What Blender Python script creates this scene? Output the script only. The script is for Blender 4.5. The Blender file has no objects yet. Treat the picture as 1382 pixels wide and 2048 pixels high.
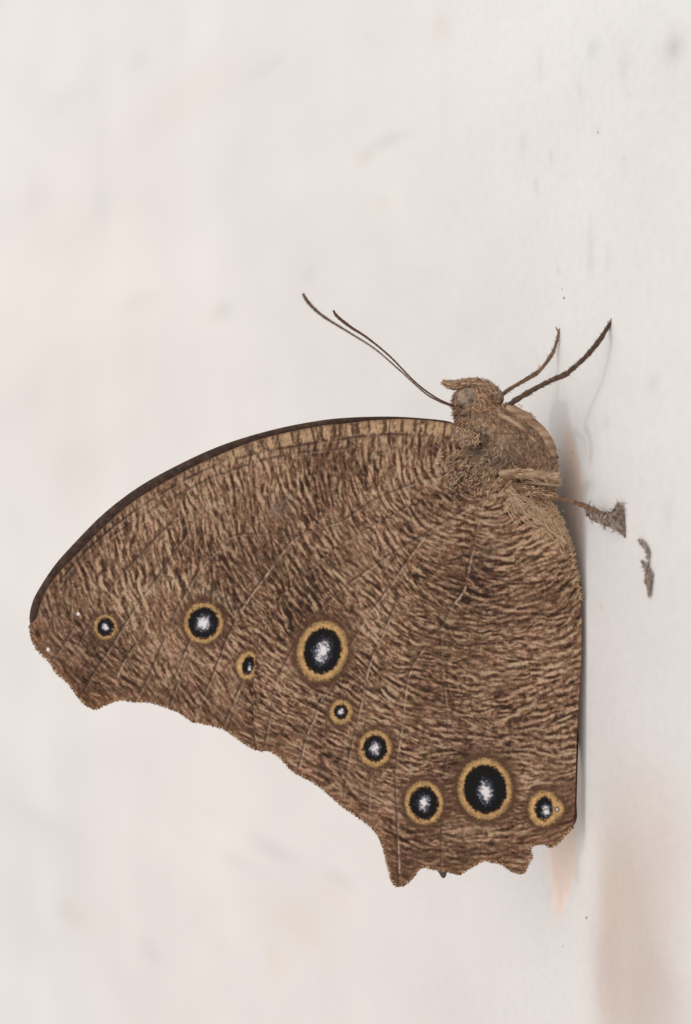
import bpy, math, random
import numpy as np

random.seed(7)
rng = np.random.default_rng(11)
sc = bpy.context.scene
COL = sc.collection

# ------------------------------------------------------------------ camera
PX = 3.5e-5                    # metres per photograph pixel in the plane of the wings
DIST = 0.15                    # camera to wing plane
cam_d = bpy.data.cameras.new('camera')
cam = bpy.data.objects.new('camera', cam_d)
COL.objects.link(cam)
cam.location = (0, -DIST, 0)
cam.rotation_euler = (math.radians(90), 0, 0)
cam_d.sensor_fit = 'VERTICAL'
cam_d.sensor_height = 24.0
cam_d.sensor_width = 24.0
cam_d.lens = 24.0 * DIST / (2048 * PX)
cam_d.clip_start = 0.002
cam_d.clip_end = 50
cam_d.dof.use_dof = True
cam_d.dof.focus_distance = DIST - 0.0003
cam_d.dof.aperture_fstop = cam_d.lens / 3.0
sc.camera = cam

# ------------------------------------------------------------------ light
SUN_DIR = np.array([1.0, 0.32, -0.23]); SUN_DIR /= np.linalg.norm(SUN_DIR)   # direction the light travels
world = bpy.data.worlds.new('World'); sc.world = world; world.use_nodes = True
wn = world.node_tree; wn.nodes.clear()
sky = wn.nodes.new('ShaderNodeTexSky'); sky.sky_type = 'NISHITA'; sky.sun_disc = False
sky.sun_elevation = math.asin(-SUN_DIR[2])
sky.sun_rotation = math.atan2(-SUN_DIR[0], -SUN_DIR[1])
sky.dust_density = 3.0; sky.air_density = 1.0; sky.ozone_density = 1.0
hs = wn.nodes.new('ShaderNodeHueSaturation'); hs.inputs['Saturation'].default_value = 0.12
bg = wn.nodes.new('ShaderNodeBackground'); bg.inputs['Strength'].default_value = 0.15
wo = wn.nodes.new('ShaderNodeOutputWorld')
mxw = wn.nodes.new('ShaderNodeMixRGB'); mxw.inputs[0].default_value = .85; mxw.inputs[2].default_value = (6.2, 5.58, 5.15, 1)   # bright even cloud over the clear sky
wn.links.new(sky.outputs[0], hs.inputs['Color']); wn.links.new(hs.outputs[0], mxw.inputs[1]); wn.links.new(mxw.outputs[0], bg.inputs[0]); wn.links.new(bg.outputs[0], wo.inputs[0])
sun_d = bpy.data.lights.new('sun', 'SUN'); sun_d.energy = 0.28; sun_d.angle = math.radians(4.0)
sun_d.color = (0.93, 0.97, 1.0)
sun = bpy.data.objects.new('sun', sun_d); COL.objects.link(sun)
from mathutils import Vector
sun.rotation_euler = Vector(SUN_DIR).to_track_quat('-Z', 'Y').to_euler()
sun.location = (-0.3, -0.05, 0.1)
sc.view_settings.view_transform = 'Standard'; sc.view_settings.look = 'None'
sc.view_settings.exposure = 0.10; sc.view_settings.gamma = 1.0; sc.view_settings.use_curve_mapping = False

# ------------------------------------------------------------------ helpers
def P(px, py, Y=0.0):
    k = PX * (DIST + Y) / DIST
    return ((px - 691.0) * k, Y, (1024.0 - py) * k)

WALL_A = math.radians(22)
WX0 = (1168 - 691) * PX
WU = np.array([-math.sin(WALL_A), math.cos(WALL_A), 0.0])    # along the wall, away from the camera
WN = np.array([-math.cos(WALL_A), -math.sin(WALL_A), 0.0])   # out of the wall
def wall_tz(px, py):
    r = (px - 691) * PX / DIST
    t = (WX0 - r * DIST) / (math.sin(WALL_A) + r * math.cos(WALL_A))
    d = DIST + t * math.cos(WALL_A)
    return t, (1024 - py) * PX * d / DIST, d
def wall_pt(px, py, out=0.0):
    t, z, d = wall_tz(px, py)
    p = np.array([WX0, 0, 0]) + WU * t + WN * out
    return (p[0], p[1], z)

def srgb(r, g, b):
    return np.array([((c / 255 + .055) / 1.055) ** 2.4 if c > 10 else c / 255 / 12.92 for c in (r, g, b)])

def smooth(a, b, x):
    t = np.clip((x - a) / (b - a), 0, 1); return t * t * (3 - 2 * t)

def gauss(img, s):
    if s <= 0: return img
    H, W = img.shape
    fy = np.fft.fftfreq(H)[:, None]; fx = np.fft.rfftfreq(W)[None, :]
    return np.fft.irfft2(np.fft.rfft2(img) * np.exp(-2 * (np.pi * s) ** 2 * (fx * fx + fy * fy)), s=img.shape)

def noise(shape, s, r=rng):
    n = gauss(r.standard_normal(shape), s); return (n - n.mean()) / n.std()

def catmull(pts, step=2.0, closed=True):
    p = np.array(pts, float); n = len(p); out = []
    rngi = range(n if closed else n - 1)
    for i in rngi:
        p0, p1, p2, p3 = (p[(i + k) % n] if closed else p[min(max(i + k, 0), n - 1)] for k in (-1, 0, 1, 2))
        m = max(1, int(np.linalg.norm(p2 - p1) / step))
        t = (np.arange(m) / m)[:, None]
        out.append(.5 * (2 * p1 + (p2 - p0) * t + (2 * p0 - 5 * p1 + 4 * p2 - p3) * t ** 2 + (3 * p1 - p0 - 3 * p2 + p3) * t ** 3))
    if not closed: out.append(p[-1:])
    return np.concatenate(out)

def mesh_np(name, V, F, mats, parent=None, colors=None, smooth_sh=True):
    """V (n,3), F list of arrays each (m,k)"""
    me = bpy.data.meshes.new(name)
    V = np.asarray(V, np.float32)
    if not isinstance(F, list): F = [F]
    F = [np.asarray(f, np.int32) for f in F if len(f)]
    me.vertices.add(len(V)); me.vertices.foreach_set('co', V.ravel())
    idx = np.concatenate([f.ravel() for f in F]); sizes = np.concatenate([np.full(len(f), f.shape[1]) for f in F])
    me.loops.add(len(idx)); me.loops.foreach_set('vertex_index', idx)
    me.polygons.add(len(sizes))
    me.polygons.foreach_set('loop_start', np.concatenate([[0], np.cumsum(sizes)[:-1]]).astype(np.int32))
    me.polygons.foreach_set('use_smooth', np.full(len(sizes), smooth_sh))
    me.update(calc_edges=True); me.validate()
    if colors is not None:
        a = me.color_attributes.new('tint', 'FLOAT_COLOR', 'POINT')
        c = np.ones((len(V), 4), np.float32); c[:, :3] = colors
        a.data.foreach_set('color', c.ravel())
    for m in (mats if isinstance(mats, (list, tuple)) else [mats]): me.materials.append(m)
    o = bpy.data.objects.new(name, me); COL.objects.link(o)
    if parent is not None: o.parent = parent
    return o

# ------------------------------------------------------------------ materials
def base_mat(name, rough=.75, spec=.2):
    m = bpy.data.materials.new(name); m.use_nodes = True
    nt = m.node_tree; b = nt.nodes['Principled BSDF']
    b.inputs['Roughness'].default_value = rough; b.inputs['Specular IOR Level'].default_value = spec
    return m, nt, b
def tint_mat(name, rough=.8, spec=.15, grain=60000, amt=.25, bump=0.0, sheen=0.0, trans=0.0):
    """colour from the mesh's own pattern attribute, broken up by fine scale grain"""
    m, nt, b = base_mat(name, rough, spec); L = nt.links.new
    at = nt.nodes.new('ShaderNodeAttribute'); at.attribute_name = 'tint'
    tc = nt.nodes.new('ShaderNodeTexCoord')
    nz = nt.nodes.new('ShaderNodeTexNoise'); nz.inputs['Scale'].default_value = grain; nz.inputs['Detail'].default_value = 2
    L(tc.outputs['Object'], nz.inputs['Vector'])
    mr = nt.nodes.new('ShaderNodeMapRange'); mr.inputs['From Min'].default_value = .3; mr.inputs['From Max'].default_value = .7
    mr.inputs['To Min'].default_value = 1 - amt; mr.inputs['To Max'].default_value = 1 + amt
    L(nz.outputs['Fac'], mr.inputs['Value'])
    mx = nt.nodes.new('ShaderNodeVectorMath'); mx.operation = 'SCALE'
    L(at.outputs['Color'], mx.inputs[0]); L(mr.outputs[0], mx.inputs['Scale'])
    L(mx.outputs[0], b.inputs['Base Color'])
    if sheen:
        b.inputs['Sheen Weight'].default_value = sheen; b.inputs['Sheen Roughness'].default_value = .4
    if bump:
        bp = nt.nodes.new('ShaderNodeBump'); bp.inputs['Strength'].default_value = bump; bp.inputs['Distance'].default_value = 2e-5
        L(nz.outputs['Fac'], bp.inputs['Height']); L(bp.outputs[0], b.inputs['Normal'])
    return m
def ramp_mat(name, stops, scale, rough=.7, spec=.25, detail=4, bump=.3, dist=3e-5, stretch=(1, 1, 1)):
    m, nt, b = base_mat(name, rough, spec); L = nt.links.new
    tc = nt.nodes.new('ShaderNodeTexCoord'); mp = nt.nodes.new('ShaderNodeMapping'); mp.inputs['Scale'].default_value = stretch
    nz = nt.nodes.new('ShaderNodeTexNoise'); nz.inputs['Scale'].default_value = scale; nz.inputs['Detail'].default_value = detail
    cr = nt.nodes.new('ShaderNodeValToRGB'); cr.color_ramp.elements[0].position = stops[0][0]; cr.color_ramp.elements[0].color = (*stops[0][1], 1)
    cr.color_ramp.elements[1].position = stops[-1][0]; cr.color_ramp.elements[1].color = (*stops[-1][1], 1)
    for p, c in stops[1:-1]:
        e = cr.color_ramp.elements.new(p); e.color = (*c, 1)
    L(tc.outputs['Object'], mp.inputs[0]); L(mp.outputs[0], nz.inputs['Vector']); L(nz.outputs['Fac'], cr.inputs[0]); L(cr.outputs[0], b.inputs['Base Color'])
    bp = nt.nodes.new('ShaderNodeBump'); bp.inputs['Strength'].default_value = bump; bp.inputs['Distance'].default_value = dist
    L(nz.outputs['Fac'], bp.inputs['Height']); L(bp.outputs[0], b.inputs['Normal'])
    return m

M_WING = tint_mat('wing_scales', .72, .22, 26000, .22, .5, .0)
M_INNER = ramp_mat('wing_inner_face', [(.3, (.038, .024, .020)), (.5, (.066, .041, .032)), (.72, (.115, .068, .048))], 2600, .7, .2)
M_FUR = tint_mat('fur_hairs', .6, .25, 20000, .15)
M_BODY = ramp_mat('body_skin', [(.3, (.11, .074, .05)), (.5, (.26, .18, .125)), (.7, (.42, .31, .225))], 3500, .85, .1, bump=.8, dist=1e-4)
M_LEG = ramp_mat('leg_shell', [(.3, (.095, .05, .028)), (.55, (.20, .12, .07)), (.75, (.30, .19, .115))], 4000, .6, .3)
M_LEG_DARK = ramp_mat('leg_shell_dark', [(.3, (.045, .024, .016)), (.55, (.10, .055, .036)), (.75, (.17, .10, .065))], 5000, .65, .3)
M_FEMUR = ramp_mat('femur_shell', [(.3, (.17, .10, .06)), (.5, (.34, .225, .145)), (.7, (.52, .39, .275))], 1500, .6, .25, bump=.1, detail=6, stretch=(.35, 1, 1.6))
M_ANT = ramp_mat('antenna_shell', [(.3, (.05, .024, .014)), (.6, (.13, .065, .035)), (.8, (.22, .12, .06))], 5000, .5, .35)
M_EYE = ramp_mat('eye_facets', [(.36, (.07, .050, .040)), (.46, (.19, .135, .095)), (.54, (.28, .205, .14)), (.68, (.36, .275, .195))], 2300, .35, .45, detail=4)
M_LINT = ramp_mat('lint', [(.34, (.07, .05, .042)), (.48, (.27, .22, .19)), (.7, (.42, .36, .32))], 4200, .95, .05, bump=1.0, dist=1e-4)

# ------------------------------------------------------------------ the wall
def make_wall():
    def spaced(segs):
        out = []
        for a, b, n in segs: out.append(np.linspace(a, b, n, endpoint=False))
        out.append([segs[-1][1]]); return np.concatenate(out)
    T = spaced([(-.5, -.05, 18), (-.05, -.018, 40), (-.018, -.001, 70), (-.001, .008, 110), (.008, .02, 50), (.02, .1, 150), (.1, .32, 120), (.32, .9, 20)])
    Z = spaced([(-.5, -.12, 14), (-.12, -.045, 70), (-.045, .045, 260), (.045, .12, 70), (.12, .5, 14)])
    TT, ZZ = np.meshgrid(T, Z)
    r = np.random.default_rng(5)
    # value noise lookup tables in wall space
    def field(scale, seed, sx=1.0, sz=1.0):
        rr = np.random.default_rng(seed); tab = noise((256, 256), 2.0, rr)
        u = (TT / scale * sx) * 8 % 256; v = (ZZ / scale * sz) * 8 % 256
        i = np.floor(u).astype(int); j = np.floor(v).astype(int); fu = u - i; fv = v - j
        fu = fu * fu * (3 - 2 * fu); fv = fv * fv * (3 - 2 * fv)
        g = lambda a, b: tab[b % 256, a % 256]
        return (g(i, j) * (1 - fu) + g(i + 1, j) * fu) * (1 - fv) + (g(i, j + 1) * (1 - fu) + g(i + 1, j + 1) * fu) * fv
    big = field(.16, 1, .3); mid = field(.05, 2, .3, 1); fine = field(.014, 3, .35, 1); pk = field(.09, 4, .3)
    col = np.empty(TT.shape + (3,))
    col[:] = (.755, .768, .780)
    col *= (1 + .026 * big + .020 * mid + .014 * fine + .008 * field(.006, 9, .6))[..., None]
    col *= 1 + np.clip(pk, -1.5, 1.5)[..., None] * np.array([.012, -.005, -.008])
    def blob(px, py, rx, ry, ang, c, a, soft=.9):
        nonlocal col
        t0, z0, d0 = wall_tz(px, py)
        ta, _, _ = wall_tz(px - rx, py); tb, _, _ = wall_tz(px + rx, py)
        st = abs(ta - tb) / 2; sz = ry * PX * d0 / DIST
        u = (TT - t0) / st; v = (ZZ - z0) / sz
        # rotate in scaled space so that smears may lie aslant
        ca, sa = math.cos(ang), math.sin(ang)
        uu = u * ca + v * sa; vv = -u * sa + v * ca
        q = uu ** 2 + vv ** 2 + .35 * mid * np.sqrt(uu ** 2 + vv ** 2 + 1e-6)
        w = np.exp(-np.maximum(q, 0) * soft) * a
        col = col * (1 - w[..., None]) + np.array(c) * w[..., None]
    GREY = (.50, .50, .50); BLU = (.48, .53, .54); PINK = (.62, .52, .47); OCH = (.72, .62, .46); BRN = (.53, .45, .40)
    S = [(285, 122, 14, 14, 0, GREY, .28), (135, 200, 40, 12, -.4, GREY, .22), (105, 212, 14, 9, 0, OCH, .2), (210, 410, 12, 32, .1, BLU, .32),
         (70, 400, 26, 20, 0, GREY, .18), (285, 605, 45, 14, -.6, GREY, .18), (445, 620, 16, 16, 0, BLU, .38), (432, 634, 12, 9, 0, OCH, .3),
         (615, 548, 10, 14, 0, BLU, .2), (530, 135, 40, 13, -.5, GREY, .2), (760, 285, 42, 12, -.8, GREY, .30), (725, 318, 16, 12, 0, PINK, .35),
         (757, 408, 12, 14, 0, OCH, .25), (875, 55, 22, 40, 0, PINK, .25), (885, 220, 12, 90, 0, PINK, .12), (1045, 285, 9, 26, .1, GREY, .25),
         (1102, 312, 4, 16, 0, BLU, .4), (1072, 372, 5, 16, 0, GREY, .35), (1185, 100, 12, 22, .3, BLU, .32), (1248, 130, 14, 40, 0, GREY, .28),
         (1258, 190, 5, 9, 0, OCH, .5), (1196, 260, 6, 7, 0, BLU, .45), (1181, 490, 7, 45, 0, GREY, .28), (1180, 530, 8, 16, 0, GREY, .2),
         (1080, 130, 6, 40, 0, GREY, .2), (1160, 180, 6, 25, 0, GREY, .22), (1345, 95, 22, 32, 0, (.45, .40, .39), .5), (1247, 318, 4, 6, .6, GREY, .35),
         (1116, 540, 3, 10, 0, GREY, .35), (1216, 520, 7, 25, 0, GREY, .18), (1212, 845, 7, 14, 0, BLU, .2), (1305, 770, 10, 22, 0, GREY, .22),
         (1185, 965, 5, 12, 0, BLU, .3), (1335, 1030, 9, 30, 0, GREY, .2), (1203, 1215, 3, 4, 0, PINK, .5), (910, 660, 20, 50, 0, BLU, .06),
         (540, 1700, 34, 12, -.6, GREY, .30), (470, 1725, 40, 14, -.4, GREY, .16), (670, 1760, 24, 14, -.5, GREY, .22), (290, 1902, 14, 12, 0, GREY, .32),
         (120, 1825, 16, 14, 0, GREY, .30), (150, 1835, 20, 12, 0, OCH, .2), (590, 1850, 40, 30, .3, OCH, .25), (540, 1925, 14, 26, 0, OCH, .25),
         (430, 1890, 30, 12, -.4, GREY, .12), (660, 1800, 25, 25, 0, OCH, .14), (70, 1640, 40, 16, -.2, GREY, .14), (400, 1620, 30, 10, -.7, GREY, .14),
         (150, 900, 40, 120, .3, PINK, .10), (350, 960, 14, 14, 0, PINK, .16), (120, 500, 60, 60, 0, PINK, .08), (400, 180, 120, 60, 0, PINK, .10),
         (1255, 1905, 50, 175, .05, BRN, .52), (1240, 1760, 34, 90, .0, (.58, .49, .41), .42), (1215, 1960, 20, 90, 0, (.50, .385, .33), .30), (1300, 2000, 46, 80, 0, BRN, .45),
         (1320, 1750, 36, 100, 0, (.62, .53, .50), .35), (1290, 1620, 60, 70, 0, (.66, .58, .55), .28), (1185, 1600, 12, 160, 0, (.80, .80, .79), .3)]
    for s in S: blob(*s)
    # peach tint of the wing shadow, painted into the wall, with a ragged lower end
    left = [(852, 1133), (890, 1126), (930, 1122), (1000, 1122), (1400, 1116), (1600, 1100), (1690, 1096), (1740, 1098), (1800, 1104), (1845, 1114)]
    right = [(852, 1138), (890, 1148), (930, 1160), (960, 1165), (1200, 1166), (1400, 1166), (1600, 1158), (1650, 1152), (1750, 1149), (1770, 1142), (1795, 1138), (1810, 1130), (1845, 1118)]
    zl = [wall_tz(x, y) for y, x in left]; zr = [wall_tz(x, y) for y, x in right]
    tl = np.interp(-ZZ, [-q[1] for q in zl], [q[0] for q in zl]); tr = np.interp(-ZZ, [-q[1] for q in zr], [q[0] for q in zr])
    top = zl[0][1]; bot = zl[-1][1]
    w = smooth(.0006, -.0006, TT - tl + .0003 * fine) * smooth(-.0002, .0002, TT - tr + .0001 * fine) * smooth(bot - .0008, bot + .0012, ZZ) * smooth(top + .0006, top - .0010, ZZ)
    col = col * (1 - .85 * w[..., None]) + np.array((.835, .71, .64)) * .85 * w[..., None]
    col = col * (1 + .012 * field(.02, 11, 1, .10)[..., None])
    H = .0005 * field(.12, 7, .5) + .00022 * field(.035, 10, .5) + .00006 * field(.012, 8, .6)
    H *= smooth(.004, .03, np.abs(TT))
    V = np.array([WX0, 0, 0]) + TT[..., None] * WU + H[..., None] * WN
    V[..., 2] = ZZ
    n, m = TT.shape
    I = np.arange(n * m).reshape(n, m)
    F = np.stack([I[:-1, :-1], I[1:, :-1], I[1:, 1:], I[:-1, 1:]], -1).reshape(-1, 4)
    mat = tint_mat('whitewashed_plaster', .85, .2, 1400, .022, 0)
    nt = mat.node_tree; b = nt.nodes['Principled BSDF']
    tc = nt.nodes.new('ShaderNodeTexCoord'); nz = nt.nodes.new('ShaderNodeTexNoise'); nz.inputs['Scale'].default_value = 500; nz.inputs['Detail'].default_value = 6
    bp = nt.nodes.new('ShaderNodeBump'); bp.inputs['Strength'].default_value = .12; bp.inputs['Distance'].default_value = .0003
    nt.links.new(tc.outputs['Object'], nz.inputs['Vector']); nt.links.new(nz.outputs['Fac'], bp.inputs['Height']); nt.links.new(bp.outputs[0], b.inputs['Normal'])
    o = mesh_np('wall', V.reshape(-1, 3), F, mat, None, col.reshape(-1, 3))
    o['kind'] = 'structure'; o['label'] = 'whitewashed plaster wall with faint grey and pink smudges'
    return o
wall = make_wall()

# ------------------------------------------------------------------ butterfly root
butterfly = bpy.data.objects.new('butterfly', None); COL.objects.link(butterfly)
butterfly.empty_display_size = .005
butterfly['label'] = 'brown butterfly with folded eyespotted wings clinging to the white wall'
butterfly['category'] = 'butterfly'

# ------------------------------------------------------------------ wing outlines (photograph pixels in the wing plane)
fw_costa = [(995, 945), (968, 915), (950, 886), (932, 862), (914, 850), (898, 846), (850, 840), (800, 838), (740, 841), (690, 847), (640, 852), (560, 868), (500, 885), (440, 909), (380, 937),
            (320, 970), (260, 1008), (205, 1056), (158, 1104), (114, 1150), (87, 1192), (73, 1235)]
fw_outer = [(60, 1250), (63, 1274), (76, 1301), (100, 1324), (114, 1346), (135, 1364), (154, 1390), (170, 1408), (190, 1417), (206, 1411), (225, 1403), (242, 1399),
            (266, 1402), (300, 1404), (330, 1413), (360, 1425), (385, 1442), (410, 1447), (440, 1455), (460, 1465), (480, 1480), (502, 1494), (525, 1502)]
fw_hidden = [(560, 1490), (640, 1400), (760, 1250), (880, 1080), (960, 990)]
FW = fw_costa + fw_outer + fw_hidden
hw_costa = [(1010, 925), (965, 945), (900, 975), (820, 1012), (740, 1055), (665, 1100), (612, 1148), (575, 1180), (553, 1206), (535, 1243), (521, 1272), (512, 1307),
            (508, 1350), (507, 1421), (510, 1480)]
hw_outer = [(518, 1497), (535, 1500), (550, 1507), (562, 1516), (576, 1532), (592, 1546), (612, 1556), (640, 1573), (665, 1595), (690, 1615), (712, 1631), (736, 1648),
            (753, 1666), (766, 1691), (772, 1716), (778, 1741), (785, 1763), (796, 1773), (812, 1767), (826, 1754), (838, 1738), (848, 1734), (868, 1738), (895, 1742),
            (919, 1748), (931, 1741), (946, 1732), (966, 1722), (986, 1724), (1002, 1727), (1020, 1739), (1035, 1746), (1048, 1744), (1057, 1727), (1064, 1713),
            (1061, 1698), (1071, 1689), (1088, 1687), (1100, 1693), (1110, 1690), (1125, 1676), (1146, 1652)]
hw_inner = [(1150, 1600), (1152, 1530), (1155, 1450), (1161, 1350), (1164, 1270), (1161, 1200), (1152, 1140), (1137, 1080), (1115, 1025), (1090, 985), (1055, 945)]
HW = hw_costa + hw_outer + hw_inner

# depth of the folded wings: they bulge round thorax and abdomen and close towards the tips
def bulge(px, py):
    d1 = np.hypot((px - 1040) / 1.1, (py - 930)) / 170
    t = np.clip((py - 930) / 520, 0, 1); ax = 1040 + 92 * t
    d2 = np.abs(px - ax) / 95
    ab = np.exp(-d2 ** 2) * smooth(1560, 1250, py) * smooth(900, 1000, py)
    return np.exp(-d1 ** 2), ab
def y_hind(px, py):
    a, b = bulge(px, py)
    return -.00036 - .0007 * a - .00005 * b - .00012 * np.sin(px / 140 + py / 260)
def y_fore(px, py):
    a, b = bulge(px, py)
    return -.00016 - .0006 * a - .00004 * b - .00012 * np.sin(px / 140 + py / 260)

# ------------------------------------------------------------------ wing pattern (striae, veins, eyespots)
OX, OY, GW, GH = 40, 815, 1150, 980
GX, GY = np.meshgrid(np.arange(GW) + OX, np.arange(GH) + OY)
def lic(nz, ang, L):
    dx, dy = np.cos(ang), np.sin(ang)
    acc = nz.copy(); yy0, xx0 = np.mgrid[0:GH, 0:GW].astype(np.float32)
    for s in (1, -1):
        x = xx0.copy(); y = yy0.copy()
        for k in range(L):
            i = np.clip(x.astype(int), 0, GW - 1); j = np.clip(y.astype(int), 0, GH - 1)
            x = x + s * dx[j, i]; y = y + s * dy[j, i]
            i = np.clip((x + .5).astype(int), 0, GW - 1); j = np.clip((y + .5).astype(int), 0, GH - 1)
            acc += nz[j, i]
    acc -= gauss(acc, 14); return acc / acc.std()

def seg_dist(pts, closed=False, maxd=60):
    """distance to polyline on the pattern grid (inf beyond maxd), plus the arc coordinate"""
    D = np.full((GH, GW), 1e3); S = np.zeros((GH, GW)); s0 = 0
    p = np.array(pts, float)
    for a, b in zip(p[:-1], p[1:]):
        x0, x1 = sorted((a[0], b[0])); y0, y1 = sorted((a[1], b[1]))
        i0 = max(int(x0 - maxd - OX), 0); i1 = min(int(x1 + maxd - OX) + 1, GW); j0 = max(int(y0 - maxd - OY), 0); j1 = min(int(y1 + maxd - OY) + 1, GH)
        if i1 <= i0 or j1 <= j0: continue
        gx = GX[j0:j1, i0:i1] - a[0]; gy = GY[j0:j1, i0:i1] - a[1]
        e = b - a; l2 = max(e @ e, 1e-9); t = np.clip((gx * e[0] + gy * e[1]) / l2, 0, 1)
        d = np.hypot(gx - t * e[0], gy - t * e[1]); sub = D[j0:j1, i0:i1]; m = d < sub
        sub[m] = d[m]; S[j0:j1, i0:i1][m] = (s0 + t * math.sqrt(l2))[m]; s0 += math.sqrt(l2)
    return D, S

LIGHT = srgb(190, 161, 133); DARK = srgb(60, 40, 30); MIDC = srgb(128, 98, 77)
GREYL = srgb(180, 158, 136); OCHRE = srgb(205, 160, 104)

def pattern(seed, veins, spots, outer, costa=None, patches=()):
    r = np.random.default_rng(seed)
    bx, by = 975, 905
    ang = np.arctan2(GY - by, GX - bx) + math.pi / 2
    ang = ang + .12 * noise((GH, GW), 28, r) + .11 * noise((GH, GW), 7, r)
    if costa is not None:
        Dc, Sc = seg_dist(costa, maxd=120)
    def band(s1, s2):
        w = r.standard_normal((GH, GW)); w = gauss(w, s1) - gauss(w, s2); return w / w.std()
    n1 = lic(band(1.3, 3.1), ang, 5)
    n2 = lic(band(2.2, 5.6), ang, 12)
    n3 = noise((GH, GW), .8, r); n4 = noise((GH, GW), 1.7, r)
    n5 = lic(gauss(r.standard_normal((GH, GW)), 2.2), ang + .10 * noise((GH, GW), 14, r), 6)
    m1 = smooth(-1.3, 1.3, noise((GH, GW), 16, r)); m2 = smooth(-1.3, 1.3, noise((GH, GW), 11, r))
    v = (.22 + .34 * m1) * n1 + (.85 - .30 * m1) * n2 + (.15 + .40 * m2) * n5 + .16 * n3 + .26 * n4
    v = v * (1.0 + .12 * np.clip(noise((GH, GW), 18, r), -2, 2))
    lowA = noise((GH, GW), 22, r); lowB = noise((GH, GW), 60, r); lowC = noise((GH, GW), 12, r)
    Dq, _ = seg_dist(outer, maxd=150); v = v * (1 - .28 * np.exp(-(Dq / 70) ** 2)); v = v + .19 * lowA + .14 * lowB + .12 * lowC
    # darker hollow bands across the wing
    k = np.clip(.465 + .24 * v, 0, 1); k = .4 * k + .6 * smooth(.0, 1.0, k)
    g = smooth(-1.2, 1.6, lowC + .5 * lowB)[..., None]
    lt = LIGHT * (1 - .55 * g) + GREYL * .55 * g
    dk = DARK * (1 + .25 * np.clip(lowA, -1, 1)[..., None])
    kk = k[..., None]
    col = np.where(kk < .5, dk + (MIDC - dk) * (kk * 2), MIDC + (lt - MIDC) * (kk * 2 - 1))
    col = col * (1 + .07 * lowB[..., None] + .05 * n3[..., None])
    pinkish = noise((GH, GW), 4, r)[..., None]; col = col * (1 + np.clip(pinkish, -2, 2) * np.array([.035, -.005, .02]))
    relief = .000010 * (k - .5) * 2
    # margin: more rusty and dusky towards the outer edge
    Do, So = seg_dist(outer, maxd=150)
    w = np.exp(-(Do / 45) ** 2)[..., None] * .5
    col = col * (1 - w) + col * np.array([.94, .84, .80]) * w
    w = np.exp(-(Do / 8) ** 2)[..., None] * .35
    col = col * (1 - w) + srgb(136, 100, 72) * w
    w = (np.exp(-((Do - 26 - 5 * lowC) / 7) ** 2) * .30)[..., None]
    col = col * (1 - w) + DARK * w
    if costa is not None:
        w = (smooth(30, 22, Dc) * smooth(260, 560, GX) * smooth(945, 900, GX) * .92)[..., None]
        bars = .5 + .5 * np.tanh(1.5 * noise((1, 4000), 2.2, r)[0][np.clip((Sc + 1.5 * lowC).astype(int), 0, 3999)] + .45 * n1 + .3 * n4 + .25)
        bc = srgb(84, 60, 45) * (1 - bars[..., None]) + srgb(186, 156, 124) * bars[..., None]; bc = bc * (1 + .12 * n4[..., None])
        col = col * (1 - w) + bc * w
        w = (np.exp(-(Dc / 4) ** 2) * .6)[..., None]
        col = col * (1 - w) + srgb(112, 82, 62) * w
    for (x, y, rx, ry, a, c, am) in patches:
        u = (GX - x) * math.cos(a) + (GY - y) * math.sin(a); q = -(GX - x) * math.sin(a) + (GY - y) * math.cos(a)
        w = (np.exp(-((u / rx) ** 2 + (q / ry) ** 2) ** 1.5) * am * (.75 + .25 * np.tanh(n2)))[..., None]
        lum = col.mean(2, keepdims=True) / MIDC.mean()
        col = col * (1 - w) + srgb(*c) * np.clip(lum, .35, 1.9) ** (.75 if am < 1 else 0) * w
    # veins: raised, pale beaded ridge beside a dark line
    for pts, strength, pale in veins:
        pp = catmull(pts, 6, False); D, S = seg_dist(pp, maxd=14)
        D = np.abs(D + .5 * n4)
        al = np.clip(S.astype(int), 0, 2999)
        bead = noise((1, 3000), 2.6, r)[0][al]; run = noise((1, 3000), 26, r)[0][al]
        bead = np.clip(.45 + .7 * bead, 0, 1) * np.clip(.7 + .5 * run, .1, 1)
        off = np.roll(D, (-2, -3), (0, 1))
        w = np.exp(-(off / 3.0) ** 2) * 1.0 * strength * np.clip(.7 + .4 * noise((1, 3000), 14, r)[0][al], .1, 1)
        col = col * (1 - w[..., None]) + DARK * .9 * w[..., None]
        w = np.clip(np.exp(-(D / 1.6) ** 2) * strength * pale * (.14 + .95 * bead), 0, 1)
        col = col * (1 - w[..., None]) + srgb(208, 182, 160) * w[..., None]
        relief = relief + .000009 * strength * np.exp(-(D / 3.2) ** 2)
    owner = np.full((GH, GW), -1)
    rad = noise((GH, GW), 1.0, r); rad2 = noise((GH, GW), 2.2, r)
    for si, (x, y, yr, br, wr, tilt, halo, extra) in enumerate(spots):
        def ell(rx, ry, cx=x, cy=y):
            u = (GX - cx) * math.cos(tilt) + (GY - cy) * math.sin(tilt); q = -(GX - cx) * math.sin(tilt) + (GY - cy) * math.cos(tilt)
            return np.hypot(u / rx, q / ry), (rx + ry) / 2
        e, R = ell(*yr); d = (e - 1) * R
        if extra:
            e2, R2 = ell(extra[2], extra[3], extra[0], extra[1]); d2 = (e2 - 1) * R2
            h = np.clip(.5 + .5 * (d2 - d) / 6, 0, 1); d = d2 * (1 - h) + d * h - 6 * h * (1 - h)
        owner[d < 1.0] = si
        dn = d + 1.3 * rad
        w = (np.exp(-(np.maximum(dn - 1, 0) / (6 + .13 * R)) ** 2) * min(1, halo + .38))[..., None]
        col = col * (1 - w) + srgb(86, 60, 45) * w
        w = smooth(2.6, -3.6, dn)[..., None]
        tone = (srgb(204, 166, 114) * (1 + .10 * rad2[..., None] + .05 * n3[..., None]))
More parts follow.
